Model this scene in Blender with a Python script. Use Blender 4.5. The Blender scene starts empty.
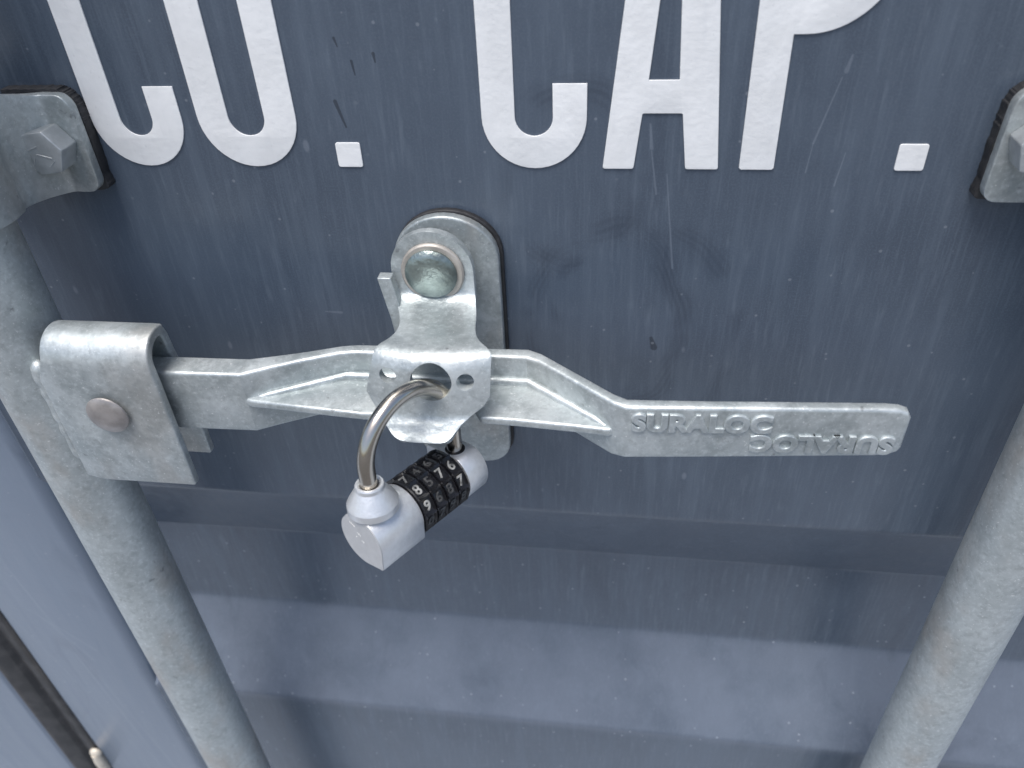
import bpy, bmesh, math, random
from mathutils import Vector, Matrix, noise
random.seed(7)
S = bpy.context.scene
COL = S.collection
R_ = math.radians

# ------------------------------------------------------------------ camera
AX = (Vector((0.99062722, 0.04275162, -0.12973052)),      # world X, Y, Z seen from the lens
      Vector((0.12899032, -0.60523907, 0.7855235)),
      Vector((-0.04493558, -0.79489494, -0.60508085)))
right = Vector((AX[0][0], AX[1][0], AX[2][0]))
up = -Vector((AX[0][1], AX[1][1], AX[2][1]))
back = -Vector((AX[0][2], AX[1][2], AX[2][2]))
cd = bpy.data.cameras.new('camera')
cam = bpy.data.objects.new('camera', cd); COL.objects.link(cam)
m = Matrix((right, up, back)).transposed().to_4x4()
m.translation = Vector((0, -0.287, 0))
cam.matrix_world = m
cd.sensor_width = 36; cd.lens = 781 / 1024 * 36
cd.clip_start = 0.005; cd.clip_end = 400
cd.dof.use_dof = True; cd.dof.focus_distance = 0.325; cd.dof.aperture_fstop = 11
S.camera = cam

# ------------------------------------------------------------------ light
SUN_EL, SUN_AZ = R_(70), R_(205)       # azimuth from +Y clockwise: behind the viewer, a little to the left
W = bpy.data.worlds.new('World'); S.world = W; W.use_nodes = True
nt = W.node_tree; nt.nodes.clear()
sky = nt.nodes.new('ShaderNodeTexSky'); sky.sky_type = 'NISHITA'; sky.sun_disc = False
sky.sun_elevation = SUN_EL; sky.sun_rotation = SUN_AZ
sky.air_density = 1.0; sky.dust_density = 3.0; sky.ozone_density = 1.0
bg = nt.nodes.new('ShaderNodeBackground'); bg.inputs[1].default_value = 0.085
wo = nt.nodes.new('ShaderNodeOutputWorld')
nt.links.new(sky.outputs[0], bg.inputs[0]); nt.links.new(bg.outputs[0], wo.inputs[0])
sl = bpy.data.lights.new('sun', 'SUN'); sl.energy = 1.5; sl.angle = R_(30); sl.color = (1.0, 0.985, 0.965)
so = bpy.data.objects.new('sun', sl); COL.objects.link(so)
dvec = Vector((math.sin(SUN_AZ) * math.cos(SUN_EL), math.cos(SUN_AZ) * math.cos(SUN_EL), math.sin(SUN_EL)))
so.rotation_euler = dvec.to_track_quat('Z', 'Y').to_euler()
so.location = dvec * 3
S.view_settings.view_transform = 'Standard'; S.view_settings.look = 'None'
S.view_settings.exposure = 1.08; S.view_settings.gamma = 1
S.render.engine = 'CYCLES'
S.render.resolution_x = 1024; S.render.resolution_y = 768

# ------------------------------------------------------------------ materials
class NT:
    def __init__(s, name):
        s.m = bpy.data.materials.new(name); s.m.use_nodes = True
        s.t = s.m.node_tree; s.b = s.t.nodes['Principled BSDF']
        s.tc = s.t.nodes.new('ShaderNodeTexCoord').outputs['Object']
        s.geo = s.t.nodes.new('ShaderNodeNewGeometry').outputs['Position']
    def n(s, k, **p):
        x = s.t.nodes.new(k)
        for a, b in p.items(): setattr(x, a, b)
        return x
    def put(s, sock, v):
        if isinstance(v, bpy.types.NodeSocket): s.t.links.new(v, sock)
        else: sock.default_value = v
    def scaled(s, sc, loc=(0, 0, 0), rot=(0, 0, 0), src=None):
        x = s.n('ShaderNodeMapping'); s.put(x.inputs[0], src or s.geo)
        x.inputs['Scale'].default_value = sc; x.inputs['Location'].default_value = loc; x.inputs['Rotation'].default_value = rot
        return x.outputs[0]
    def noise(s, scale, detail=4, rough=.55, vec=None, dist=0):
        x = s.n('ShaderNodeTexNoise'); s.put(x.inputs['Vector'], vec or s.geo)
        x.inputs['Scale'].default_value = scale; x.inputs['Detail'].default_value = detail
        x.inputs['Roughness'].default_value = rough; x.inputs['Distortion'].default_value = dist
        return x.outputs['Fac']
    def voro(s, scale, vec=None, out='Distance', feature='F1', rnd=1.0):
        x = s.n('ShaderNodeTexVoronoi', feature=feature); s.put(x.inputs['Vector'], vec or s.geo)
        x.inputs['Scale'].default_value = scale; x.inputs['Randomness'].default_value = rnd
        return x.outputs[out]
    def ramp(s, f, lo, hi, a=0.0, b=1.0):
        x = s.n('ShaderNodeMapRange'); s.put(x.inputs[0], f)
        for i, v in zip((1, 2, 3, 4), (lo, hi, a, b)): x.inputs[i].default_value = v
        x.interpolation_type = 'SMOOTHSTEP'
        return x.outputs[0]
    def math(s, op, a, b=0.0, c=0.0, clamp=False):
        x = s.n('ShaderNodeMath', operation=op); x.use_clamp = clamp
        s.put(x.inputs[0], a); s.put(x.inputs[1], b); s.put(x.inputs[2], c)
        return x.outputs[0]
    def mix(s, f, a, b):
        x = s.n('ShaderNodeMix', data_type='RGBA'); s.put(x.inputs[0], f)
        for i, v in ((6, a), (7, b)):
            s.put(x.inputs[i], v if isinstance(v, bpy.types.NodeSocket) else (*v, 1))
        return x.outputs[2]
    def bump(s, h, strength, dist=.001, prev=None):
        x = s.n('ShaderNodeBump'); s.put(x.inputs['Height'], h)
        x.inputs['Strength'].default_value = strength; x.inputs['Distance'].default_value = dist
        if prev: s.put(x.inputs['Normal'], prev)
        return x.outputs[0]
    def out(s, color=None, metal=None, rough=None, normal=None, spec=None, coat=None, coat_rough=None):
        for k, v in (('Base Color', color), ('Metallic', metal), ('Roughness', rough), ('Normal', normal),
                     ('Specular IOR Level', spec), ('Coat Weight', coat), ('Coat Roughness', coat_rough)):
            if v is None: continue
            if k == 'Base Color' and not isinstance(v, bpy.types.NodeSocket): v = (*v, 1)
            s.put(s.b.inputs[k], v)
        return s.m

def seg_mask(M, x, z, x0, z0, x1, z1, w, taper=True):
    """soft line from (x0,z0) to (x1,z1), half width w, in the plane of the door"""
    dx, dz = x1 - x0, z1 - z0; L2 = dx * dx + dz * dz
    px = M.math('SUBTRACT', x, x0); pz = M.math('SUBTRACT', z, z0)
    t = M.math('MULTIPLY_ADD', px, dx / L2, M.math('MULTIPLY', pz, dz / L2)); 
    tc = M.math('MINIMUM', M.math('MAXIMUM', t, 0.0), 1.0)
    ex = M.math('MULTIPLY_ADD', tc, -dx, px); ez = M.math('MULTIPLY_ADD', tc, -dz, pz)
    d = M.math('SQRT', M.math('MULTIPLY_ADD', ex, ex, M.math('MULTIPLY', ez, ez)))
    if taper: d = M.math('SUBTRACT', d, M.math('MULTIPLY', tc, w * .7))
    return M.ramp(d, w * .25, w, 1, 0)

def mat_paint(name, frame=False):
    M = NT(name)
    sep = M.n('ShaderNodeSeparateXYZ'); M.put(sep.inputs[0], M.geo); x, z = sep.outputs[0], sep.outputs[2]
    # vertical rain streaks, chalky bloom, pale specks
    wob = M.scaled((1, 1, .10))
    s1 = M.noise(420, 3, .6, wob); s2 = M.noise(130, 4, .6, M.scaled((1, 1, .06), (.3, 0, 0)))
    big = M.noise(9, 4, .6); mid = M.noise(38, 4, .65)
    streak = M.math('MULTIPLY', M.ramp(s1, .52, .72), M.ramp(mid, .38, .62))
    c = M.mix(M.ramp(big, .3, .7), (.059, .079, .110), (.079, .104, .141))
    c = M.mix(M.math('MULTIPLY', M.ramp(s2, .45, .68), .42), c, (.105, .136, .178))
    c = M.mix(M.math('MULTIPLY', streak, .36), c, (.16, .195, .24))
    c = M.mix(M.math('MULTIPLY', M.ramp(M.noise(1300, 3, .7), .45, .65), .32), c, (.125, .155, .195))
    c = M.mix(M.math('MULTIPLY', M.ramp(M.noise(700, 3, .7, M.scaled((1, 1, .05), (.9, 0, 0))), .50, .68), .30), c, (.13, .165, .21))
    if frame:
        c = M.mix(.60, c, (.225, .275, .352))           # stronger light on the edge strips put into a paler, chalky colour
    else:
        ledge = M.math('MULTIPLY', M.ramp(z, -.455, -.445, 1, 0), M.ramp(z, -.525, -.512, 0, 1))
        sky_tone = M.ramp(M.noise(16, 4, .6), .25, .6, .25, .55)
        c = M.mix(M.math('MULTIPLY', ledge, sky_tone), c, (.185, .215, .270))     # sky light on the up-facing slope painted in as a pale, dusty tone
    # dark wipe marks
    smear = M.noise(26, 5, .6, M.scaled((1.0, 1, .35), rot=(0, R_(28), 0)), 1.4)
    c = M.mix(M.math('MULTIPLY', M.ramp(smear, .56, .74), .20), c, (.030, .042, .066))
    if not frame:
        # circular rub marks where the handle has been swung
        for (cx, cz, r, k) in ((-.004, -.186, .034, .5), (.000, -.184, .026, .4), (-.020, -.122, .026, .5), (.006, -.196, .044, .4)):
            dx = M.math('SUBTRACT', x, cx); dz = M.math('SUBTRACT', z, cz)
            d = M.math('SQRT', M.math('MULTIPLY_ADD', dx, dx, M.math('MULTIPLY', M.math('MULTIPLY', dz, dz), .55)))
            d = M.math('ADD', d, M.math('MULTIPLY', M.math('SUBTRACT', M.noise(28, 1), .5), .012))
            ring = M.ramp(M.math('ABSOLUTE', M.math('SUBTRACT', d, r)), .0, .0065, 1, 0)
            fine = M.ramp(M.math('SINE', M.math('MULTIPLY', d, 3000)), -1, 1)
            gate = M.ramp(M.noise(31, 2, .5, M.scaled((1, 1, 1), (r * 37, 0, 0))), .44, .60)
            k2 = M.math('MULTIPLY', M.math('MULTIPLY', ring, M.math('MULTIPLY_ADD', fine, .35, .5)), M.math('MULTIPLY', gate, k))
            c = M.mix(k2, c, (.026, .036, .056))
        marks = ((.0163, -.118, .0214, -.158, .0003, 0), (-.1062, -.1001, -.1088, -.0905, .0006, 1), (-.0993, -.0809, -.0999, -.076, .0004, 1),
                 (-.1043, -.0709, -.1051, -.068, .0004, 1), (-.0910, -.0764, -.0913, -.0735, .0005, 1), (-.131, -.1842, -.1235, -.1845, .0005, 0),
                 (.0726, -.0830, .0672, -.1060, .0003, 0), (.0672, -.106, .0664, -.117, .0002, 0), (.0790, -.1095, .0775, -.1220, .00025, 0),
                 (.0745, -.0760, .0735, -.0810, .0006, 0), (.0090, -.099, .0100, -.108, .0005, 0), (.0150, -.1925, .0165, -.1975, .0011, 1),
                 (.0100, -.109, .0128, -.126, .0003, 0))
        for (x0, z0, x1, z1, w, dark) in marks:
            k = seg_mask(M, x, z, x0, z0, x1, z1, w)
            c = M.mix(M.math('MULTIPLY', k, .6 if dark else .22), c, (.008, .011, .018) if dark else (.30, .34, .40))
    else:
        for (x0, z0, x1, z1, w) in ((-.40, -.36, -.352, -.70, .0006), (-.395, -.38, -.375, -.60, .0005), (-.401, -.44, -.365, -.485, .0007),
                                    (-.398, -.438, -.372, -.498, .0005), (-.43, -.40, -.37, -.66, .0004), (-.385, -.50, -.36, -.72, .0004)):
            k = seg_mask(M, x, z, x0, z0, x1, z1, w)
            c = M.mix(M.math('MULTIPLY', k, .20), c, (.30, .34, .40))
    # splashes and specks, thicker on the ledges low down
    v = M.voro(190); vc = M.voro(190, out='Color')
    sp = M.n('ShaderNodeSeparateColor'); M.put(sp.inputs[0], vc)
    rad = M.math('MULTIPLY', M.ramp(sp.outputs[0], .62, 1.0), .17)
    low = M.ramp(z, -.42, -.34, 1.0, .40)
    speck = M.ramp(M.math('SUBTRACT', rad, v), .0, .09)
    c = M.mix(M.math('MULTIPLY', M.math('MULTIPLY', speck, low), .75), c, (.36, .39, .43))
    if not frame:
        v3 = M.voro(105, M.scaled((1, 1, 1), (.37, 0, .11))); s3 = M.n('ShaderNodeSeparateColor'); M.put(s3.inputs[0], M.voro(105, M.scaled((1, 1, 1), (.37, 0, .11)), out='Color'))
        r3 = M.math('MULTIPLY', M.ramp(s3.outputs[2], .45, 1.0), .11)
        k3 = M.math('MULTIPLY', M.ramp(M.math('SUBTRACT', r3, v3), .0, .05), M.ramp(z, -.46, -.40, 1, .15))
        c = M.mix(M.math('MULTIPLY', k3, .6), c, (.40, .43, .46))
    v2 = M.voro(60, M.scaled((1, 1, .5))); v2c = M.voro(60, M.scaled((1, 1, .5)), out='Color')
    sp2 = M.n('ShaderNodeSeparateColor'); M.put(sp2.inputs[0], v2c)
    rad2 = M.math('MULTIPLY', M.ramp(sp2.outputs[1], .82, 1.0), .10)
    c = M.mix(M.math('MULTIPLY', M.ramp(M.math('SUBTRACT', rad2, v2), .0, .05), .35), c, (.24, .27, .32))
    rgh = M.math('MULTIPLY_ADD', M.ramp(s2, .4, .7), .10, .27)
    rgh = M.math('ADD', rgh, M.math('MULTIPLY', big, .08))
    nb = M.bump(M.noise(260, 3, .5), .10, .001)
    nb = M.bump(M.noise(14, 2, .5), .15, .003, nb)
    return M.out(c, 0, rgh, nb, .5, coat=.35, coat_rough=.25)

def mat_galv(name, warm=.35, dark=0.0, metal=.55, rough=.46, bump=.5, tint=(1, 1, 1), flat=0.):
    M = NT(name)
    a = tuple(v * t * (1 - dark) for v, t in zip((.345, .385, .392), tint)); b = tuple(v * t * (1 - dark) for v, t in zip((.565, .605, .61), tint))
    big = M.noise(45, 5, .65); fine = M.noise(420, 4, .7); cell = M.voro(260, out='Color')
    sp = M.n('ShaderNodeSeparateColor'); M.put(sp.inputs[0], cell)
    c = M.mix(M.math('MULTIPLY_ADD', M.ramp(big, .30, .72), 1 - flat, flat * .6), a, b)
    c = M.mix(M.math('MULTIPLY', M.ramp(fine, .45, .72), .45), c, tuple(min(1, v * 1.25) for v in b))
    c = M.mix(M.math('MULTIPLY', sp.outputs[0], .10), c, tuple(v * .7 for v in a))
    w = M.noise(22, 4, .6, M.scaled((1, 1, .5), (.7, .2, 0)))
    c = M.mix(M.math('MULTIPLY', M.ramp(w, .48, .66), warm), c, (.40, .36, .315))
    sp2 = M.noise(900, 2, .5)
    c = M.mix(M.math('MULTIPLY', M.ramp(sp2, .66, .74), .6), c, (.82, .83, .82))
    pit = M.noise(150, 4, .6, M.scaled((1, 1, 1), (.3, .1, .9)))
    c = M.mix(M.math('MULTIPLY', M.ramp(pit, .66, .76), .6), c, (.13, .13, .13))
    c = M.mix(M.math('MULTIPLY', M.ramp(M.noise(240, 5, .75), .50, .64, 0, 1), .28), c, tuple(v * .62 for v in a))
    r = M.math('MULTIPLY_ADD', M.ramp(big, .3, .7), .14, rough - .07)
    h = M.math('ADD', M.math('MULTIPLY', M.noise(300, 4, .6), .5), M.math('MULTIPLY', M.noise(90, 3, .5), .9))
    nb = M.bump(h, bump, .0006)
    return M.out(c, metal, r, nb)

def mat_simple(name, col, metal=0., rough=.5, bump=0., bscale=400, var=0., spec=.5):
    M = NT(name)
    n1 = M.noise(bscale * .35, 4, .6)
    c = M.mix(M.ramp(n1, .3, .7), tuple(max(0, v * (1 - var)) for v in col), tuple(min(1, v * (1 + var)) for v in col))
    nb = M.bump(M.noise(bscale, 4, .6), bump, .0005) if bump else None
    r = M.math('MULTIPLY_ADD', M.noise(bscale * .5, 3), .16 * (1 if rough > .12 else .3), rough - .08 * (1 if rough > .12 else .3))
    return M.out(c, metal, r, nb, spec)

def mat_letters():
    M = NT('white_letter_paint')
    n1 = M.noise(60, 4, .6)
    c = M.mix(M.ramp(n1, .35, .65), (.79, .795, .79), (.85, .855, .85))
    c = M.mix(M.math('MULTIPLY', M.ramp(M.noise(170, 4, .65, M.scaled((1, 1, .12))), .52, .75), .10), c, (.42, .45, .49))
    c = M.mix(M.math('MULTIPLY', M.ramp(M.noise(700, 2, .6), .68, .76), .2), c, (.45, .46, .48))
    nb = M.bump(M.noise(420, 2, .5), .25, .0006)
    return M.out(c, 0, .42, nb)

def mat_gasket():
    M = NT('weathered_rubber')
    sep = M.n('ShaderNodeSeparateXYZ'); M.put(sep.inputs[0], M.geo)
    e = M.ramp(M.math('ABSOLUTE', M.math('SUBTRACT', sep.outputs[0], -.4425)), .012, .0185)
    k = M.math('MULTIPLY', e, M.ramp(M.noise(70, 4, .6, M.scaled((1, 1, .3))), .30, .62))
    c = M.mix(M.ramp(M.noise(90, 4), .35, .65), (.028, .028, .030), (.050, .049, .050))
    c = M.mix(M.math('MULTIPLY', k, .55), c, (.16, .14, .12))
    c = M.mix(M.math('MULTIPLY', M.ramp(M.noise(600, 2), .70, .76), .6), c, (.35, .33, .31))
    return M.out(c, 0, .62, M.bump(M.noise(350, 4), .5, .0005))

PAINT = mat_paint('blue_grey_paint'); PAINT_F_LIT = mat_paint('blue_grey_lit_frame_paint', True)
GALV = mat_galv('galvanised_steel'); GALV_ROD = mat_galv('galvanised_tube', .55, rough=.5, bump=.3, flat=.55)
GALV_CAST = mat_galv('galvanised_forging', .06, rough=.42, bump=.6)
GALV_BRIGHT = mat_galv('bright_galvanised_plate', .08, rough=.42, bump=.9)
GALV_DULL = mat_galv('dull_galvanised_plate', .6, .1, rough=.5)
BOLT = mat_simple('bolt_zinc', (.42, .445, .455), .5, .46, .5, 300, .15)
RIVET = mat_simple('worn_rivet', (.36, .335, .32), .6, .42, .4, 300, .2)
DOME = mat_simple('polished_zinc_dome', (.30, .35, .33), .9, .33, 1.5, 150, .5)
WASHER = mat_simple('tan_washer_ring', (.44, .41, .37), .4, .5, .4, 300, .15)
RUBBER = mat_simple('black_rubber', (.022, .022, .024), 0, .6, .8, 500, .3)
CHROME = mat_simple('nickel_shackle', (.52, .48, .42), 1., .17, .06, 300, .04)
ALU = mat_simple('satin_aluminium', (.66, .675, .69), .6, .36, .3, 900, .05)
ALU_FACE = mat_simple('matt_aluminium_face', (.50, .505, .51), .35, .55, .2, 900, .04)
BLACKP = mat_simple('black_dial', (.008, .008, .010), 0, .28, .1, 600, .2)
NUM = mat_simple('pale_numeral', (.22, .22, .21), 0, .5, .3, 900, .7)
NUM_DIM = mat_simple('worn_numeral', (.06, .06, .06), 0, .4, .3, 900, .5)
PRINT = mat_simple('white_print', (.85, .84, .80), 0, .5, 0, 900, .1)
LETTER = mat_letters(); GASKET = mat_gasket()

# ------------------------------------------------------------------ helpers
def tag(o, label=None, cat=None, group=None, kind=None):
    for k, v in (('label', label), ('category', cat), ('group', group), ('kind', kind)):
        if v: o[k] = v
    return o
def empty(name, loc=(0, 0, 0)):
    o = bpy.data.objects.new(name, None); COL.objects.link(o); o.location = loc; o.empty_display_size = .01
    return o
def finish(ob, ang=32):
    """apply modifiers to the mesh, shade smooth with sharp edges by angle"""
    bpy.context.view_layer.update()
    dg = bpy.context.evaluated_depsgraph_get()
    me = bpy.data.meshes.new_from_object(ob.evaluated_get(dg))
    ob.modifiers.clear(); ob.data = me
    for p in me.polygons: p.use_smooth = True
    me.set_sharp_from_angle(angle=R_(ang))
    return ob
def link(name, bm, mat, parent=None, bevel=0, seg=3, ang=32, bang=30, mods=(), recalc=True):
    if recalc: bmesh.ops.recalc_face_normals(bm, faces=bm.faces[:])
    me = bpy.data.meshes.new(name); bm.to_mesh(me); bm.free()
    for mm in (mat if isinstance(mat, (list, tuple)) else [mat]): me.materials.append(mm)
    ob = bpy.data.objects.new(name, me); COL.objects.link(ob)
    for f in mods: f(ob)
    if bevel:
        b = ob.modifiers.new('b', 'BEVEL'); b.width = bevel; b.segments = seg; b.limit_method = 'ANGLE'
        b.angle_limit = R_(bang); b.use_clamp_overlap = True
    finish(ob, ang)
    if parent is not None:
        bpy.context.view_layer.update()
        off = parent_world(parent)
        ob.parent = parent
        ob.location = ob.location - off
    return ob
def parent_world(o):
    v = Vector((0, 0, 0))
    while o is not None: v = v + o.location; o = o.parent
    return v
def poly_prism(pts, d0, d1, axis='Y', bm=None):
    """extrude a closed outline; pts are (x,z) for axis Y, (x,y) for axis Z, (y,z) for axis X"""
    bm = bm or bmesh.new()
    f = {'Y': lambda p, d: (p[0], d, p[1]), 'Z': lambda p, d: (p[0], p[1], d), 'X': lambda p, d: (d, p[0], p[1])}[axis]
    A = [bm.verts.new(f(p, d0)) for p in pts]; B = [bm.verts.new(f(p, d1)) for p in pts]
    bm.faces.new(A); bm.faces.new(B[::-1]); n = len(pts)
    for i in range(n): bm.faces.new((A[i], A[(i + 1) % n], B[(i + 1) % n], B[i]))
    return bm
def arc(cx, cy, r, a0, a1, n=10, ry=None):
    ry = ry or r
    return [(cx + r * math.cos(R_(a0 + (a1 - a0) * i / n)), cy + ry * math.sin(R_(a0 + (a1 - a0) * i / n))) for i in range(n + 1)]
def basis(o, a, u=None):
    a = Vector(a).normalized()
    if u is None: u = Vector((0, 0, 1)) if abs(a.z) < .9 else Vector((1, 0, 0))
    u = Vector(u); u = (u - a * u.dot(a)).normalized()
    return Vector(o), a, u, a.cross(u)
def lathe(prof, o, a, u=None, n=48, bm=None, jitter=0):
    """prof: (s along a, radius); open ends are closed where radius is 0"""
    bm = bm or bmesh.new(); o, a, u, v = basis(o, a, u)
    rings = []
    for s, r in prof:
        if r < 1e-7: rings.append([bm.verts.new(o + a * s)]); continue
        rings.append([bm.verts.new(o + a * s + (u * math.cos(2 * math.pi * i / n) + v * math.sin(2 * math.pi * i / n)) * r) for i in range(n)])
    for A, B in zip(rings, rings[1:]):
        if len(A) == 1 and len(B) == 1: continue
        for i in range(n):
            j = (i + 1) % n
            if len(A) == 1: bm.faces.new((A[0], B[i], B[j]))
            elif len(B) == 1: bm.faces.new((A[i], A[j], B[0]))
            else: bm.faces.new((A[i], A[j], B[j], B[i]))
    return bm
def tube(pts, r, n=20, bm=None, rad=None):
    bm = bm or bmesh.new(); pts = [Vector(p) for p in pts]; rings = []
    t0 = (pts[1] - pts[0]).normalized(); ref = Vector((0, 0, 1)) if abs(t0.z) < .9 else Vector((0, 1, 0))
    u = (ref - t0 * ref.dot(t0)).normalized()
    for i, p in enumerate(pts):
        t = (pts[min(i + 1, len(pts) - 1)] - pts[max(i - 1, 0)]).normalized()
        u = (u - t * u.dot(t)).normalized(); v = t.cross(u); rr = rad[i] if rad else r
        rings.append([bm.verts.new(p + (u * math.cos(2 * math.pi * k / n) + v * math.sin(2 * math.pi * k / n)) * rr) for k in range(n)])
    for A, B in zip(rings, rings[1:]):
        for k in range(n): bm.faces.new((A[k], A[(k + 1) % n], B[(k + 1) % n], B[k]))
    bm.faces.new(rings[0][::-1]); bm.faces.new(rings[-1])
    return bm
def grid(rows, bm=None):
    bm = bm or bmesh.new()
    V = [[bm.verts.new(p) for p in r] for r in rows]
    for A, B in zip(V, V[1:]):
        for i in range(len(A) - 1): bm.faces.new((A[i], A[i + 1], B[i + 1], B[i]))
    return bm
def solid(t, off=-1):
    def f(ob):
        s = ob.modifiers.new('s', 'SOLIDIFY'); s.thickness = t; s.offset = off; s.use_even_offset = True
    return f
def smooth_path(pts, n=6):
    """Catmull-Rom through any-dimensional points"""
    P = [Vector(p) for p in pts]; P = [P[0] * 2 - P[1]] + P + [P[-1] * 2 - P[-2]]; out = []
    for i in range(1, len(P) - 2):
        for k in range(n):
            t = k / n; a, b, c, d = P[i - 1], P[i], P[i + 1], P[i + 2]
            out.append(.5 * ((2 * b) + (c - a) * t + (2 * a - 5 * b + 4 * c - d) * t * t + (3 * b - a - 3 * c + d) * t ** 3))
    out.append(P[-2]); return out
def text_mesh(name, s, size, depth, bevel, mat, parent, o, ex, ey, align='CENTER', sx=1., offset=0., spacing=1.):
    """flat text; ex/ey are the reading direction and the up direction, extruded along ex x ey"""
    cu = bpy.data.curves.new(name, 'FONT'); cu.body = s; cu.size = size; cu.extrude = depth / 2
    cu.bevel_depth = bevel; cu.bevel_resolution = 2; cu.align_x = align; cu.align_y = 'CENTER'; cu.offset = offset
    cu.space_character = spacing; cu.resolution_u = 6
    tmp = bpy.data.objects.new('tmp', cu); COL.objects.link(tmp)
    bpy.context.view_layer.update(); dg = bpy.context.evaluated_depsgraph_get()
    me = bpy.data.meshes.new_from_object(tmp.evaluated_get(dg)); me.name = name
    bpy.data.objects.remove(tmp)
    ex = Vector(ex).normalized(); ey = Vector(ey); ey = (ey - ex * ey.dot(ex)).normalized(); ez = ex.cross(ey)
    M = Matrix((ex * sx, ey, ez)).transposed().to_4x4(); M.translation = Vector(o)
    me.transform(M); me.materials.clear(); me.materials.append(mat)
    bm = bmesh.new(); bm.from_mesh(me); bpy.data.meshes.remove(me)
    if parent is None: return bm
    return link(name, bm, mat, parent)

# ------------------------------------------------------------------ ground: yard and pale apron, unseen, added only to bounce light onto the door
def slab(name, x0, x1, y0, y1, z, mat, label):
    bm = bmesh.new()
    bm.faces.new([bm.verts.new((x, y, z)) for x, y in ((x0, y0), (x1, y0), (x1, y1), (x0, y1))])
    return tag(link(name, bm, mat), label, 'ground', kind='structure')
M = NT('bounce_yard_asphalt'); cg = M.mix(M.ramp(M.noise(3, 5), .3, .7), (.10, .10, .10), (.15, .145, .14))
slab('ground', -60, 60, -60, 60, -1.36, M.out(cg, 0, .9), 'dark yard surface out of view, added for the light it returns')
M = NT('bounce_apron_concrete'); cg = M.mix(M.ramp(M.noise(3, 5), .3, .7), (.28, .305, .335), (.35, .38, .41))
slab('bounce_apron', -8, 8, -1.0, 4, -1.35, M.out(cg, 0, .9), 'pale concrete slab out of view, added to bounce light onto the door')

# ------------------------------------------------------------------ container door leaf
door = empty('container_door', (0.2, 0, -1.15))
tag(door, 'blue grey steel container door carrying the white letters and the handle', 'door')
def fillet(path, r, n=5):
    out = [path[0]]
    for a, b, c in zip(path, path[1:], path[2:]):
        a, b, c = Vector(a), Vector(b), Vector(c); p, q = (a - b).normalized(), (c - b).normalized()
        ang = p.angle(q); d = min(r / math.tan(ang / 2), (a - b).length * .45, (c - b).length * .45)
        s, e = b + p * d, b + q * d
        for k in range(n + 1):
            t = k / n; out.append(tuple((1 - t) ** 2 * s + 2 * t * (1 - t) * b + t * t * e))
    out.append(path[-1]); return out
prof = [(0, 1.15)]          # (y, z)
for zt in (.47, .055 + .0 * 1,):
    pass
def recess(z0): return [(0, z0), (.035, z0 - .0705), (.035, z0 - .1445), (0, z0 - .211)]
prof = [(0, 1.15)] + recess(.62) + recess(-.305) + recess(-.775) + [(0, -1.12)]
prof = fillet(prof, .009)
rows = []
xs = [-.329, -.3265, -.3235, -.31] + [-.31 + i * .05 for i in range(1, 22)]
for (y, z) in prof:
    rows.append([(x + (.010 * min(1, y / .008) if x < -.31 else 0), y + (.0006 if x == -.329 else (-.0011 if x == -.3265 else 0)), z) for x in xs])
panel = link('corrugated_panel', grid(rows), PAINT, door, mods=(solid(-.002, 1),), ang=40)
# upright edge member of the leaf, the panel laps onto it
bm = poly_prism([(-.4255, .0045), (-.4220, .0032)] + [(-.341 + .010 * math.sin(R_(a)), .0132 - .010 * math.cos(R_(a))) for a in range(0, 91, 9)] + [(-.331, .050), (-.300, .050), (-.300, .06), (-.4255, .06)], -1.12, 1.15, 'Z')
link('edge_frame', bm, PAINT_F_LIT, door, bevel=.0012)
bm = poly_prism([(.742, .0022), (.86, .0022), (.86, .06), (.742, .06)], -1.12, 1.15, 'Z')
link('edge_frame', bm, PAINT_F_LIT, door, bevel=.0012)

# white lettering, raised film of paint on the flat of the panel
def stroke_letter(outline, holes=(), name='letter', label=None):
    cu = bpy.data.curves.new('l', 'CURVE'); cu.dimensions = '2D'; cu.fill_mode = 'BOTH'; cu.extrude = .00018; cu.bevel_depth = .00012
    for loop in (outline, *holes):
        sp = cu.splines.new('POLY'); sp.points.add(len(loop) - 1)
        for p, q in zip(sp.points, loop): p.co = (q[0], q[1], 0, 1)
        sp.use_cyclic_u = True
    t = bpy.data.objects.new('t', cu); COL.objects.link(t); bpy.context.view_layer.update()
    me = bpy.data.meshes.new_from_object(t.evaluated_get(bpy.context.evaluated_depsgraph_get())); bpy.data.objects.remove(t)
    bm = bmesh.new(); bm.from_mesh(me); bpy.data.meshes.remove(me)
    for v in bm.verts: v.co = Vector((v.co.x, -.0003 - v.co.z * 1.0, v.co.y))
    bmesh.ops.remove_doubles(bm, verts=bm.verts[:], dist=1e-6)
    ob = link(name, bm, LETTER, door)
    if label: ob['label'] = label
    return ob
def rr(pts, r=.0008):
    n = len(pts); out = []
    for i in range(n):
        a, b, c = Vector(pts[i - 1]), Vector(pts[i]), Vector(pts[(i + 1) % n])
        p, q = (a - b), (c - b); d = min(r, p.length * .3, q.length * .3); s, e = b + p.normalized() * d, b + q.normalized() * d
        for k in range(5):
            t = k / 4; out.append(tuple((1 - t) ** 2 * s + 2 * t * (1 - t) * b + t * t * e))
    return out
TOP, BOT, ST = .028, -.1157, .0122
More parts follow.
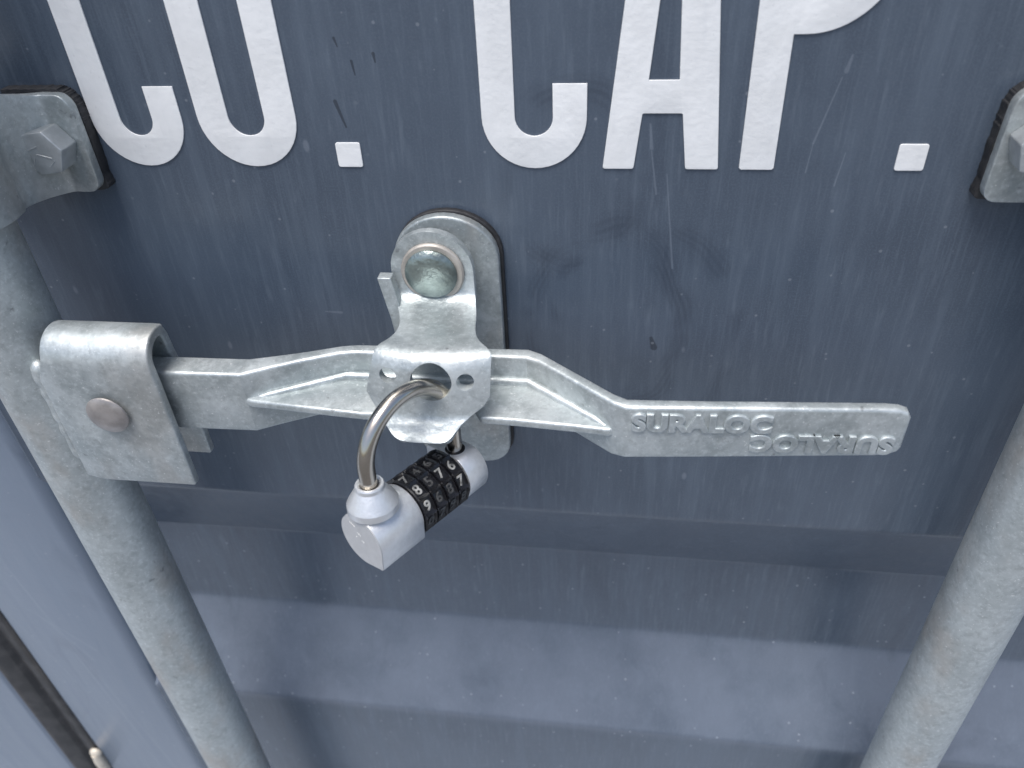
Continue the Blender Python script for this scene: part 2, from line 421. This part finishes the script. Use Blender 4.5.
def letter_C(xl, xr, label):
    c = (xl + xr) / 2; R = (xr - xl) / 2; ri = R - ST; zb = BOT + R; zt = TOP - R
    hook_b = -.0845; hook_t = TOP - (hook_b - BOT)
    o = arc(c, zb, R, 180, 360, 22, R) + [(xr, hook_b), (xr - ST, hook_b)] + arc(c, BOT + ST + ri, ri, 360, 180, 16)
    o += arc(c, TOP - ST - ri, ri, 180, 0, 16) + [(xr - ST, hook_t), (xr, hook_t)] + arc(c, zt, R, 0, 180, 22)
    return stroke_letter(o, label=label)
letter_C(-.2107, -.1725, 'white letter C, the first one, at left')
letter_C(-.0530, -.0142, 'white letter C, the second one, in the middle')
R = .0200; c = -.1456; ri = R - ST - .0003
stroke_letter(arc(c, BOT + R, R, 180, 360, 22) + arc(c, TOP - R, R, 0, 180, 22),
              [arc(c, BOT + ST + ri, ri, 180, 360, 16) + arc(c, TOP - ST - ri, ri, 0, 180, 16)], label='white letter O')
stroke_letter(rr([(.0072, TOP), (-.0078, BOT), (.0035, BOT), (.0058, -.0949), (.0203, -.0949), (.0229, BOT), (.0346, BOT), (.0210, TOP)]),
              [[(.0073, -.0835), (.0183, -.0835), (.0141, -.005)]], label='white letter A')
bo, bi = .0262, .0138; zc = (TOP - .0688) / 2; cx = .0585
stroke_letter([(.0412, TOP), (.0424, BOT + .0006), (.0430, BOT), (.0540, BOT), (.0546, BOT + .0006), (.0541, -.0688)] + 
              arc(cx, -.0688 + bo, bo, 270, 360, 16) + arc(cx, TOP - bo, bo, 0, 90, 16),
              [[(.0540, -.0566), (cx, -.0566)] + arc(cx, -.0566 + bi, bi, 270, 360, 12) + arc(cx, TOP - ST - bi, bi, 0, 90, 12) + [(.0538, TOP - ST)]],
              label='white letter P')
for xl in (-.1116, .0969):
    stroke_letter(rr([(xl, BOT), (xl + .0097, BOT), (xl + .0097, -.1062), (xl, -.1062)], .0009), name='full_stop')

# ------------------------------------------------------------------ neighbouring leaf and the rubber seal
leaf = empty('container_door', (-.75, 0, -1.15))
tag(leaf, 'second blue grey container door leaf, beyond the dark rubber seal', 'door')
bm = poly_prism([(-1.0, .0022), (-.4660, .0022), (-.4625, .0045), (-.4625, .06), (-1.0, .06)], -1.12, 1.15, 'Z')
link('edge_frame', bm, PAINT_F_LIT, leaf, bevel=.0012)
gp = [(-.4262, .012), (-.4262, .0045), (-.4285, .0030), (-.4345, .0038), (-.4385, .0072), (-.4420, .0078), (-.4450, .0040), (-.4520, .0022), (-.4590, .0010), (-.4620, .0035), (-.4620, .012)]
seal = link('door_seal', poly_prism(gp, -1.12, 1.15, 'Z'), GASKET, None, bevel=.0008)
tag(seal, 'black weathered rubber strip sealing the gap between the door leaves', 'rubber seal')
bm = lathe([(0, .0050), (-.0012, .0052), (-.0030, .0044), (-.0042, .0024), (-.0046, 0)], (-.4268, .0030, -.6400), (0, 1, 0), n=24)
tube([(-.4270, .0010, -.641), (-.4274, .0012, -.652), (-.4278, .0014, -.668)], 0, 14, bm, rad=[.0036, .0046, .0040])
seal_clip = tag(link('seal_rivet', bm, mat_simple('cream_rivet', (.62, .56, .47), .2, .5, .5, 500, .2), None),
                'small pale rivet at the lower end of the rubber seal, bottom left', 'rivet')

# ------------------------------------------------------------------ locking rods
def rod_mesh(x, y, r, name, parent):
    bm = bmesh.new(); n = 64; rings = []
    zs = [-1.15 + i * .02 for i in range(116)]
    for z in zs:
        ring = []
        for k in range(n):
            a = 2 * math.pi * k / n; d = noise.noise(Vector((math.cos(a) * 1.2, math.sin(a) * 1.2 + x * 20, z * 14))) * .00012
            ring.append(bm.verts.new((x + (r + d) * math.cos(a), y + (r + d) * math.sin(a), z)))
        rings.append(ring)
    for A, B in zip(rings, rings[1:]):
        for k in range(n): bm.faces.new((A[k], A[(k + 1) % n], B[(k + 1) % n], B[k]))
    bm.faces.new(rings[0]); bm.faces.new(rings[-1])
    return link(name, bm, GALV_ROD, parent, ang=50)
RX, RY, RR = -.2459, -.046, .0172
lrod = empty('locking_rod', (RX, RY, -1.15))
tag(lrod, 'galvanised locking rod at left with the folded handle bracket welded on it', 'locking rod', 'vertical locking rods on the door')
rod_mesh(RX, RY, RR, 'tube', lrod)
rrod = empty('locking_rod', (.1730, -.035, -1.15))
tag(rrod, 'plain galvanised locking rod at right, past the end of the handle', 'locking rod', 'vertical locking rods on the door')
rod_mesh(.1730, -.035, .01674, 'tube', rrod)
# folded handle bracket (U open at the bottom)
cy, cz, ro = -.0543, -.1713, .0096
path = [(-.0640, -.2330), (-.0639, -.200), (-.0638, -.180)] + [(cy - ro * math.cos(t), cz + ro * math.sin(t)) for t in [math.pi * k / 14 for k in range(14)]] + [(-.0440, -.1790), (-.0425, -.190), (-.0420, -.2345)]
rows = []
nx = 12
for i, (y, z) in enumerate(path):
    roll = 1 / (1 + math.exp(-(z + .1730) * 900))
    xl = -.2290 + .0065 * roll
    xr = -.1772 + (-.0035 if y > -.05 else 0) + max(0, (-.19 - z)) * .0
    rows.append([(xl + (xr - xl) * k / nx, y + (.0022 * max(0, 1 - k / 3) ** 2 if y < -.06 and z < -.172 else 0), z) for k in range(nx + 1)])
br = link('handle_bracket', grid(rows), GALV, lrod, bevel=.0009, mods=(solid(.0042, 0),), bang=60)
br['label'] = 'folded plate wrapped round the inner end of the handle'
# weld bead along the bracket
pts = []; rad = []
for i in range(40):
    t = i / 39; pts.append((-.2316 + .0003 * math.sin(i * .9), -.0588 , -.1745 - .0535 * t)); rad.append((.0034 + .00015 * math.sin(i * 1.3)) * min(1, .35 + .3 * min(i, 39 - i)))
link('weld_bead', tube(pts, 0, 16, rad=rad), GALV, lrod, ang=70)
bm = lathe([(0, .0088), (.0006, .0086), (.0014, .0074), (.0020, .0048), (.0021, .0020), (.0020, 0)], (-.2022, -.0678, -.1936), (0, -1, 0), n=40)
link('pivot_rivet', bm, RIVET, lrod)

# ------------------------------------------------------------------ handle
handle = empty('lever_handle', (-.2022, -.050, -.1936))
tag(handle, 'cranked galvanised lever handle with raised lettering on its flat grip', 'lever handle')
st = [  # x, y front, z top, z bottom, thickness
 (-.2160, -.0585, -.1778, -.2075, .0105), (-.1860, -.0585, -.1778, -.2075, .0110), (-.1460, -.0582, -.1776, -.2070, .0110), (-.1360, -.0530, -.1775, -.2068, .0085),
 (-.1240, -.0472, -.1775, -.2066, .0065), (-.1105, -.0412, -.1775, -.2064, .0055), (-.1040, -.0400, -.1775, -.2060, .0055), (-.0600, -.0393, -.1775, -.2050, .0055),
 (-.0345, -.0393, -.1775, -.2035, .0060), (-.0290, -.0420, -.1775, -.2030, .0060), (.0000, -.0655, -.1775, -.2026, .0058), (.0050, -.0674, -.1777, -.2022, .0052),
 (.0300, -.0662, -.1775, -.2014, .0048), (.0940, -.0628, -.1772, -.1990, .0046), (.0990, -.0625, -.1776, -.1984, .0045), (.1020, -.0623, -.1788, -.1970, .0045), (.1034, -.0622, -.1812, -.1945, .0043)]
bm = bmesh.new(); rings = []
for (x, y, zt, zb, t) in st:
    rings.append([bm.verts.new(q) for q in ((x, y, zt), (x, y + t, zt + .0004), (x, y + t, zb - .0002), (x, y, zb))])
for A, B in zip(rings, rings[1:]):
    for k in range(4): bm.faces.new((A[k], A[(k + 1) % 4], B[(k + 1) % 4], B[k]))
bm.faces.new(rings[0]); bm.faces.new(rings[-1][::-1])
def subd(ob): pass
bar = link('bar', bm, GALV_CAST, handle, bevel=.0016, seg=4, bang=50, ang=25)
# rib that fills the hollow of the crank
rib = [(-.1500, -.0560), (-.1440, -.0595), (-.1180, -.0618), (-.0960, -.0638), (-.0860, -.0630), (-.0790, -.0530), (-.0560, -.0525), (-.0500, -.0625), (-.0350, -.0632), (-.0120, -.0650), (-.0010, -.0662),
       (.0010, -.0650), (-.0030, -.0600), (-.0300, -.0380), (-.1080, -.0380), (-.1420, -.0550)]
link('rib', poly_prism(rib, -.1895, -.1932, 'Z'), GALV_CAST, handle, bevel=.0012, seg=4)
# little fillet between web and rib
link_f = tube([(-.1425, -.0560, -.1905), (-.138, -.0550, -.1896), (-.1095, -.0405, -.1892), (-.034, -.0397, -.1892), (-.006, -.0608, -.1896), (-.001, -.0645, -.1908)], .0022, 12, rad=[.0008, .0014, .0022, .0022, .0016, .0008])
link('rib', link_f, GALV_CAST, handle)
gx = Vector((.089, .0046, 0)).normalized()
def grip_y(x): return -.0674 + (x - .005) * (.0046 / .089)
text_mesh('raised_lettering', 'SURALOC', .0102, .0011, .00045, GALV_CAST, handle, (.0316, grip_y(.0316) - .0001, -.18455), gx, (0, 0, 1), sx=1.03, offset=.00028, spacing=1.08)
text_mesh('raised_lettering', 'SURALOC', .0102, .0011, .00045, GALV_CAST, handle, (.0748, grip_y(.0748) - .0001, -.1926), -gx, (0, 0, -1), sx=1.04, offset=.00028, spacing=1.08)

# ------------------------------------------------------------------ handle catch (fixed plate) and its rubber pad
catch = empty('handle_catch', (-.0703, 0, -.20))
tag(catch, 'tall round topped galvanised catch plate bolted to the door behind the handle', 'handle catch')
def plate_outline(g=0, dx=0):
    xl, xr, zt, zb = -.0922 - g, -.0487 + g, -.1330 + g, -.2640 - g
    c = (xl + xr) / 2 + dx; r = (xr - xl) / 2
    return arc(c, zt - r * .86, r, 0, 180, 18, r * .86) + arc(xl + .012 + dx, zb + .012, .012, 180, 270, 6) + arc(xr - .012 + dx, zb + .012, .012, 270, 360, 6)
link('rubber_pad', poly_prism(plate_outline(.0005, .0006), -.0030, 0), RUBBER, catch, bevel=.0006)
link('base_plate', poly_prism(plate_outline(), -.0080, -.0031), GALV_DULL, catch, bevel=.0011)
bm = poly_prism([(-.0950, -.1515), (-.0895, -.1515), (-.0880, -.1600), (-.0865, -.1700), (-.0865, -.2120), (-.0880, -.2120), (-.0905, -.1850), (-.0920, -.1700), (-.0938, -.1590)], -.0255, -.0205)
poly_prism([(-.0902, -.1600), (-.0885, -.1600), (-.0870, -.1700), (-.0868, -.2100), (-.0876, -.2100), (-.0890, -.1790)], -.0207, -.0079, bm=bm)
link('side_lug', bm, GALV, catch, bevel=.0008)
# ------------------------------------------------------------------ swinging hasp
hasp = empty('locking_hasp', (-.0743, -.018, -.1523))
tag(hasp, 'cranked galvanised hasp folded over the handle, round rivet at top, padlocked', 'hasp')
rowsp = []   # (y, z, xl, xr, wing)
cxp, czp, rp = -.0743, -.1515, .0168
for k in range(9):
    t = R_(88 - k * 11); h = rp * math.cos(t); rowsp.append((-.0180, czp + rp * math.sin(t), cxp - h, cxp + h, 0))
rowsp += [(-.0182, -.1575, -.0906, -.0575, 0), (-.0195, -.1615, -.0900, -.0572, 0), (-.0235, -.1640, -.0888, -.0564, 0), (-.0300, -.1648, -.0865, -.0552, 0), (-.0380, -.1642, -.0843, -.0541, 0), (-.0450, -.1633, -.0838, -.0527, .0),
          (-.0520, -.1622, -.0850, -.0500, .15), (-.0575, -.1618, -.0872, -.0466, .5), (-.0615, -.1630, -.0888, -.0446, .9), (-.0640, -.1660, -.0896, -.0447, 1), (-.0654, -.1700, -.0906, -.0449, 1), (-.0664, -.1740, -.0916, -.0451, 1),
          (-.0672, -.1780, -.0926, -.0453, 1), (-.0680, -.1820, -.0906, -.0478, .9), (-.0692, -.1855, -.0880, -.0526, .7), (-.0712, -.1876, -.0858, -.0558, .5), (-.0730, -.1897, -.0835, -.0580, .3), (-.0745, -.1910, -.0812, -.0597, .1), (-.0754, -.1918, -.0785, -.0615, 0), (-.0758, -.1922, -.0752, -.0640, 0)]
rows = []
N = 32
def fine_rows(R5):
    out = []
    P = [tuple(2 * a - b for a, b in zip(R5[0], R5[1]))] + R5 + [tuple(2 * a - b for a, b in zip(R5[-1], R5[-2]))]
    for i in range(1, len(P) - 2):
        for k in range(3):
            t = k / 3
            if i > 7 and k == 0: out.append(P[i]); continue
            out.append(tuple(b + (c - b) * t if (q in (2, 3) and i > 7) else .5 * (2 * b + (c - a) * t + (2 * a - 5 * b + 4 * c - d) * t * t + (3 * b - a - 3 * c + d) * t ** 3) for q, (a, b, c, d) in enumerate(zip(P[i - 1], P[i], P[i + 1], P[i + 2]))))
    return out + [P[-2]]
rowsp = rowsp[:9] + fine_rows(rowsp[9:])
for (y, z, xl, xr, w) in rowsp:
    r = []
    for k in range(N + 1):
        t = k / N; u = abs(2 * t - 1); d = .0032 * w * max(0, (u - .35) / .65) ** 1.3
        r.append((xl + (xr - xl) * t, y + d, z + (.0006 * w * u if False else 0)))
    rows.append(r)
holes = bmesh.new()
for (x, y, z, r, rz) in ((-.0667, -.065, -.1713, .0078, .0075), (-.0832, -.063, -.1701, .0034, .0030), (-.0540, -.063, -.1712, .0032, .0033)):
    nv = 40; A = []; B = []
    for k in range(nv):
        a = 2 * math.pi * k / nv; A.append(holes.verts.new((x + r * math.cos(a), y - .0100, z + rz * math.sin(a) + .0004))); B.append(holes.verts.new((x + r * math.cos(a), y + .0050, z + rz * math.sin(a) * .95 - .0006)))
    holes.faces.new(A); holes.faces.new(B[::-1])
    for k in range(nv): holes.faces.new((A[k], A[(k + 1) % nv], B[(k + 1) % nv], B[k]))
bmesh.ops.recalc_face_normals(holes, faces=holes.faces[:])
hm = bpy.data.meshes.new('h'); holes.to_mesh(hm); holes.free(); ho = bpy.data.objects.new('h', hm); COL.objects.link(ho)
def cut(ob):
    b = ob.modifiers.new('c', 'BOOLEAN'); b.operation = 'DIFFERENCE'; b.object = ho; b.solver = 'EXACT'
bm = grid(rows)
bmesh.ops.remove_doubles(bm, verts=bm.verts[:], dist=1e-5)
bm.normal_update()
if sum(f.normal.y for f in bm.faces) > 0: bmesh.ops.reverse_faces(bm, faces=bm.faces[:])
link('hasp_plate', bm, GALV_BRIGHT, hasp, bevel=.0005, seg=3, bang=45, mods=(solid(.0036, -1), cut), recalc=False, ang=40)
bpy.data.objects.remove(ho)
bm = lathe([(0, .0128), (.0012, .0128), (.0018, .0122), (.0018, 0)], (-.0738, -.0182, -.1520), (0, -1, 0), n=48)
link('washer', bm, WASHER, hasp)
bm = lathe([(0, .0104), (.0014, .0106), (.0024, .0096), (.0031, .0080), (.0036, .0058), (.0038, .0030), (.0039, 0)], (-.0741, -.0196, -.1519), (0, -1, 0), n=56)
link('rivet_dome', bm, DOME, hasp)

# ------------------------------------------------------------------ rod brackets at the frame's edges
def rod_bracket(sgn, x_edge, rx, ry, rr_, boltx, boltz, label, slant, boltrot=12):
    """sgn=+1: rod lies to the left of the plate, -1: to the right"""
    e = empty('rod_bracket', (x_edge, 0, -.10)); tag(e, label, 'rod bracket', 'brackets holding the locking rods')
    yf = -.0100
    # plan path of the sheet: free edge -> over the rod -> beyond
    ri = rr_ + .0006 + .0045
    d = abs(x_edge - rx)
    q0 = max(0, -(ry + ri * math.sin(R_(40))) + yf)     # height left between the plate and the wrap
    xk = d - ri * math.cos(R_(40))
    P2 = [(0, yf), (.0015, yf), (.004, yf), (.0085, yf), (xk - .0055, yf - .0004), (xk - .0018, yf - q0 * .35), (xk - .0002, yf - q0 * .72)]
    P2 += [(d - ri * math.cos(t), ry - ri * math.sin(t)) for t in [R_(-38 + 256 * k / 24) for k in range(25)]]
    P2 += [(2 * d - a_, b_) for a_, b_ in ((xk - .0002, yf - q0 * .72), (xk - .0018, yf - q0 * .35), (xk - .0055, yf - .0004), (.0085, yf), (.004, yf), (.0015, yf), (0, yf))]
    path = smooth_path(P2, 3)
    rows = []
    zt0, zb0 = -.0845, -.1235
    for p in path:
        s = p[0]; far = max(0, min(1, min(1, max(0, -(p[1] - yf) / .030))))
        zt = zt0 + .0100 * far; zb = zb0 + .0040 * far
        cr = .0052
        sm = min(s, 2 * d - s)
        tt = slant(0)
        if sm < cr: k = cr - math.sqrt(max(0, cr * cr - (cr - sm) ** 2)); zt -= k * 1.3; zb += k
        rows.append([(x_edge - sgn * (s - 0.0) + sgn * slant(z), p[1], z) for z in [zt + (zb - zt) * q / 8 for q in range(9)]])
    bm = grid(rows); bm.normal_update()
    f = bm.faces[:][len(bm.faces) // 2]
    if f.normal.y > 0: bmesh.ops.reverse_faces(bm, faces=bm.faces[:])
    link('saddle_plate', bm, GALV, e, bevel=.0010, mods=(solid(.0045, -1),), bang=50, recalc=False, ang=40)
    # rubber pad with a ragged rim under the plate
    pad = []
    base = [(x_edge - sgn * .030, zt0 + .0010), (x_edge - sgn * .010, zt0 + .0010), (x_edge - sgn * .0035, zt0 - .0004), (x_edge + sgn * (-.0003), zt0 - .0056), (x_edge + sgn * .0002, -.100), (x_edge + sgn * (-.0002), zb0 + .006), (x_edge - sgn * .002, zb0 - .0008), (x_edge - sgn * .030, zb0 + .0005)]
    base = [(bx + sgn * slant(bz), bz) for bx, bz in base]
    pth = smooth_path([(bx, bz, 0) for bx, bz in base], 14)
    for i, q in enumerate(pth):
        j = (random.random() - .5) * .0005; pad.append((q[0] + sgn * j, q[1] + j))
    link('rubber_pad', poly_prism(pad, -.0054, 0), RUBBER, e, bevel=.0004, seg=2)
    # hexagon bolt head
    hx = [(boltx + .0093 * math.cos(R_(boltrot + 60 * k)), boltz + .0093 * math.sin(R_(boltrot + 60 * k))) for k in range(6)]
    bm = poly_prism(hx, yf, yf - .0102)
    b = link('bolt', bm, BOLT, e, bevel=.0005)
    # faint raised grade marks on the head
    bm = bmesh.new()
    for (dx, dz, L, an) in ((-.003, .002, .005, 20), (.001, -.001, .006, -15), (.003, -.004, .004, 40), (-.004, -.003, .003, 70)):
        c = math.cos(R_(an)) * L / 2; s_ = math.sin(R_(an)) * L / 2
        tube([(boltx + dx - c, yf - .0102, boltz + dz - s_), (boltx + dx + c, yf - .0102, boltz + dz + s_)], .0003, 6, bm)
    link('grade_mark', bm, BOLT, b)
    return e
rod_bracket(1, -.2110, RX, RY, RR, -.2228, -.1036, 'left galvanised bracket with hexagon bolt, beside the first letter C', lambda z: 0, 8)
rod_bracket(-1, .1252, .1730, -.035, .01674, .1362, -.1015, 'right galvanised bracket with hexagon bolt, at the right edge by the last full stop', lambda z: -(z + .12) * .02, 45)

# ------------------------------------------------------------------ combination padlock
KS = .98
LO = Vector((-.08822, -.10575, -.21393)); LO, LA, LU, LS = basis(LO, (.5336, .844, -.05427), (-.01008, .07051, .99746))
lock = empty('combination_padlock', LO); tag(lock, 'silver combination padlock with black number dials, its shackle through the hasp', 'padlock')
def lp(s, h=0., w=0.): return LO + (LA * s + LU * h + LS * w) * KS
def section_ring(s, kind, R):
    """closed cross-section of the body; angle measured from up towards the viewer's side"""
    pts = []
    if kind == 'drop':
        tip = 1.26; k = 133; half = math.degrees(math.acos(1 / tip))
        for i in range(56):
            a = k + half + (360 - 2 * half) * i / 55; pts.append((R * math.cos(R_(a)), R * math.sin(R_(a))))
        tp = (R * tip * math.cos(R_(k)), R * tip * math.sin(R_(k)))
        e = pts[-1]; b = pts[0]
        for t in (.33, .66, .92): pts.append((e[0] + (tp[0] - e[0]) * t, e[1] + (tp[1] - e[1]) * t))
        pts.append((tp[0] * .985, tp[1] * .985))
        for t in (.92, .66, .33): pts.append((b[0] + (tp[0] - b[0]) * t, b[1] + (tp[1] - b[1]) * t))
    else:
        flat = .0104; a0 = math.degrees(math.acos(flat / R))
        for i in range(56):
            a = a0 + (270 - a0) * i / 55; pts.append((R * math.cos(R_(a)), R * math.sin(R_(a))))
        pts += [(.003, -R * 1.0), (.0085, -R * .99), (flat, -R * .93), (flat, -R * .6), (flat, -R * .2), (flat, R * .2)]
    return [lp(s, p[0], p[1]) for p in pts]
def body(name, kind, s0, s1, R, mat, parent, bev=.0004):
    bm = bmesh.new(); A = [bm.verts.new(p) for p in section_ring(s0, kind, R)]; B = [bm.verts.new(p) for p in section_ring(s1, kind, R)]
    fa = bm.faces.new(A); bm.faces.new(B[::-1]); n = len(A)
    for i in range(n): bm.faces.new((A[i], A[(i + 1) % n], B[(i + 1) % n], B[i]))
    return link(name, bm, mat, parent, bevel=bev, seg=2, bang=40, ang=35)
capA = body('end_cap', 'drop', 0, .0214, .0112, ALU, lock)
face = body('end_face', 'drop', -.0003, .0002, .01105, ALU_FACE, capA, 0)
capB = body('end_cap', 'flat', .0466, .0575, .0119, ALU, lock)
# collar at the foot of the shackle
bm = lathe([(.006, .0070), (.0098, .0072), (.0108, .0095), (.0134, .0094), (.0142, .0090), (.0198, .0054), (.0212, .0053), (.0217, .0050), (.0218, .0044), (.0212, .0036), (.0190, .0034), (.0190, 0)],
           lp(.0078), LU, LA, 56)
for v in bm.verts: v.co = v.co
collar = link('shackle_collar', bm, ALU, lock, ang=14)
bm = lathe([(-.0001, .0040), (.00015, .0040), (.00015, 0)], lp(.0515, .0104), LU, LA, 32)
link('shackle_hole', bm, BLACKP, capB)
# shackle
sA, sB, L = .0076, .0513, .0061; r = (sB - sA) / 2
pts = [lp(sA, .0150 + k * .0026) for k in range(3)] + [lp(sA, .0216 + L * t) for t in (.0, .5)]
pts += [lp(sA + r - r * math.cos(t), .0216 + L + r * .98 * math.sin(t)) for t in [math.pi * k / 30 for k in range(31)]]
pts += [lp(sB, .0216 + L - k * .0045) for k in range(1, 5)] + [lp(sB, .0080)]
shk = link('shackle', tube(pts, .00315, 28), CHROME, lock, ang=60)
# core and dials
link('dial_core', lathe([(.0210, 0), (.0210, .0100), (.0464, .0100), (.0464, 0)], lp(0), LA, LU, 40), BLACKP, lock)
DIG = ((7, 8, 9, 0), (4, 5, 6, 7), (6, 7, 8, 9), (5, 6, 7, 8))
bright = {(0, 0), (0, 1), (0, 2), (2, 1), (3, 1), (3, 2)}
for i in range(4):
    s0 = .0218 + .0061 * i; s1 = s0 + .0058
    bm = bmesh.new(); ringspec = []
    n = 120
    def rad(a, edge):
        q = ((a + 18 + 6) % 36) - 18       # ridge between the number windows
        ridge = math.exp(-(abs(q) / 3.2) ** 4)
        return (.01225 if edge else .01140 + .00105 * ridge)
    prof_s = [(0., .0108, 0), (.0001, 0, .9), (.0004, 0, 1), (.0009, 0, 0), (.0049, 0, 0), (.0054, 0, 1), (.0057, 0, .9), (.0058, .0108, 0)]
    ph0 = [-6, 30, 66, 102][0]
    rings = []
    for (ds, fr, ed) in prof_s:
        ring = []
        for k in range(n):
            adeg = 360 * k / n; q = ((adeg - (ph0 + 18) + 18) % 36) - 18
            ridge = math.exp(-(abs(q) / 3.0) ** 4)
            rr0 = fr if fr else max(.01140 + .00115 * ridge, .01235 * ed if ed >= .9 else 0)
            ring.append(bm.verts.new(lp(s0 + ds, rr0 * math.cos(R_(adeg)), rr0 * math.sin(R_(adeg)))))
        rings.append(ring)
    for A, B in zip(rings, rings[1:]):
        for k in range(n): bm.faces.new((A[k], A[(k + 1) % n], B[(k + 1) % n], B[k]))
    dial = link('dial', bm, BLACKP, lock, ang=30)
    nb, nd = bmesh.new(), bmesh.new()
    for j in range(10):
        a = R_(-6 + 36 * j - (0 if i else 0)); dgt = (DIG[i][0] + j) % 10
        nrm = LU * math.cos(a) + LS * math.sin(a); upv = LU * math.sin(a) - LS * math.cos(a)
        o = lp(s0 + .0029) + nrm * .01145 * KS
        tb = text_mesh('t', str(dgt), .0058, .0003, .00008, NUM, None, o, LA, upv, offset=.00004)
        me = bpy.data.meshes.new('x'); tb.to_mesh(me); tb.free()
        (nb if (i, j) in bright or j > 3 else nd).from_mesh(me); bpy.data.meshes.remove(me)
    link('numeral', nb, NUM, dial)
    link('numeral', nd, NUM_DIM, dial)['label'] = 'worn numerals that have lost their white paint'
# tiny white print on the end face
bm = bmesh.new()
for (w, h, L) in ((-.005, .0065, .0034), (-.0015, .003, .0022), (.0005, .000, .0016), (-.0025, .0005, .0012)):
    c = lp(-.0003, h, w)
    for k in range(int(L / .0007)):
        p = c + LS * k * .0007 - LU * k * .0003
        tube([p, p - LA * .00008], .00022 + .00012 * (k % 2), 6, bm)
link('print_mark', bm, PRINT, capA)
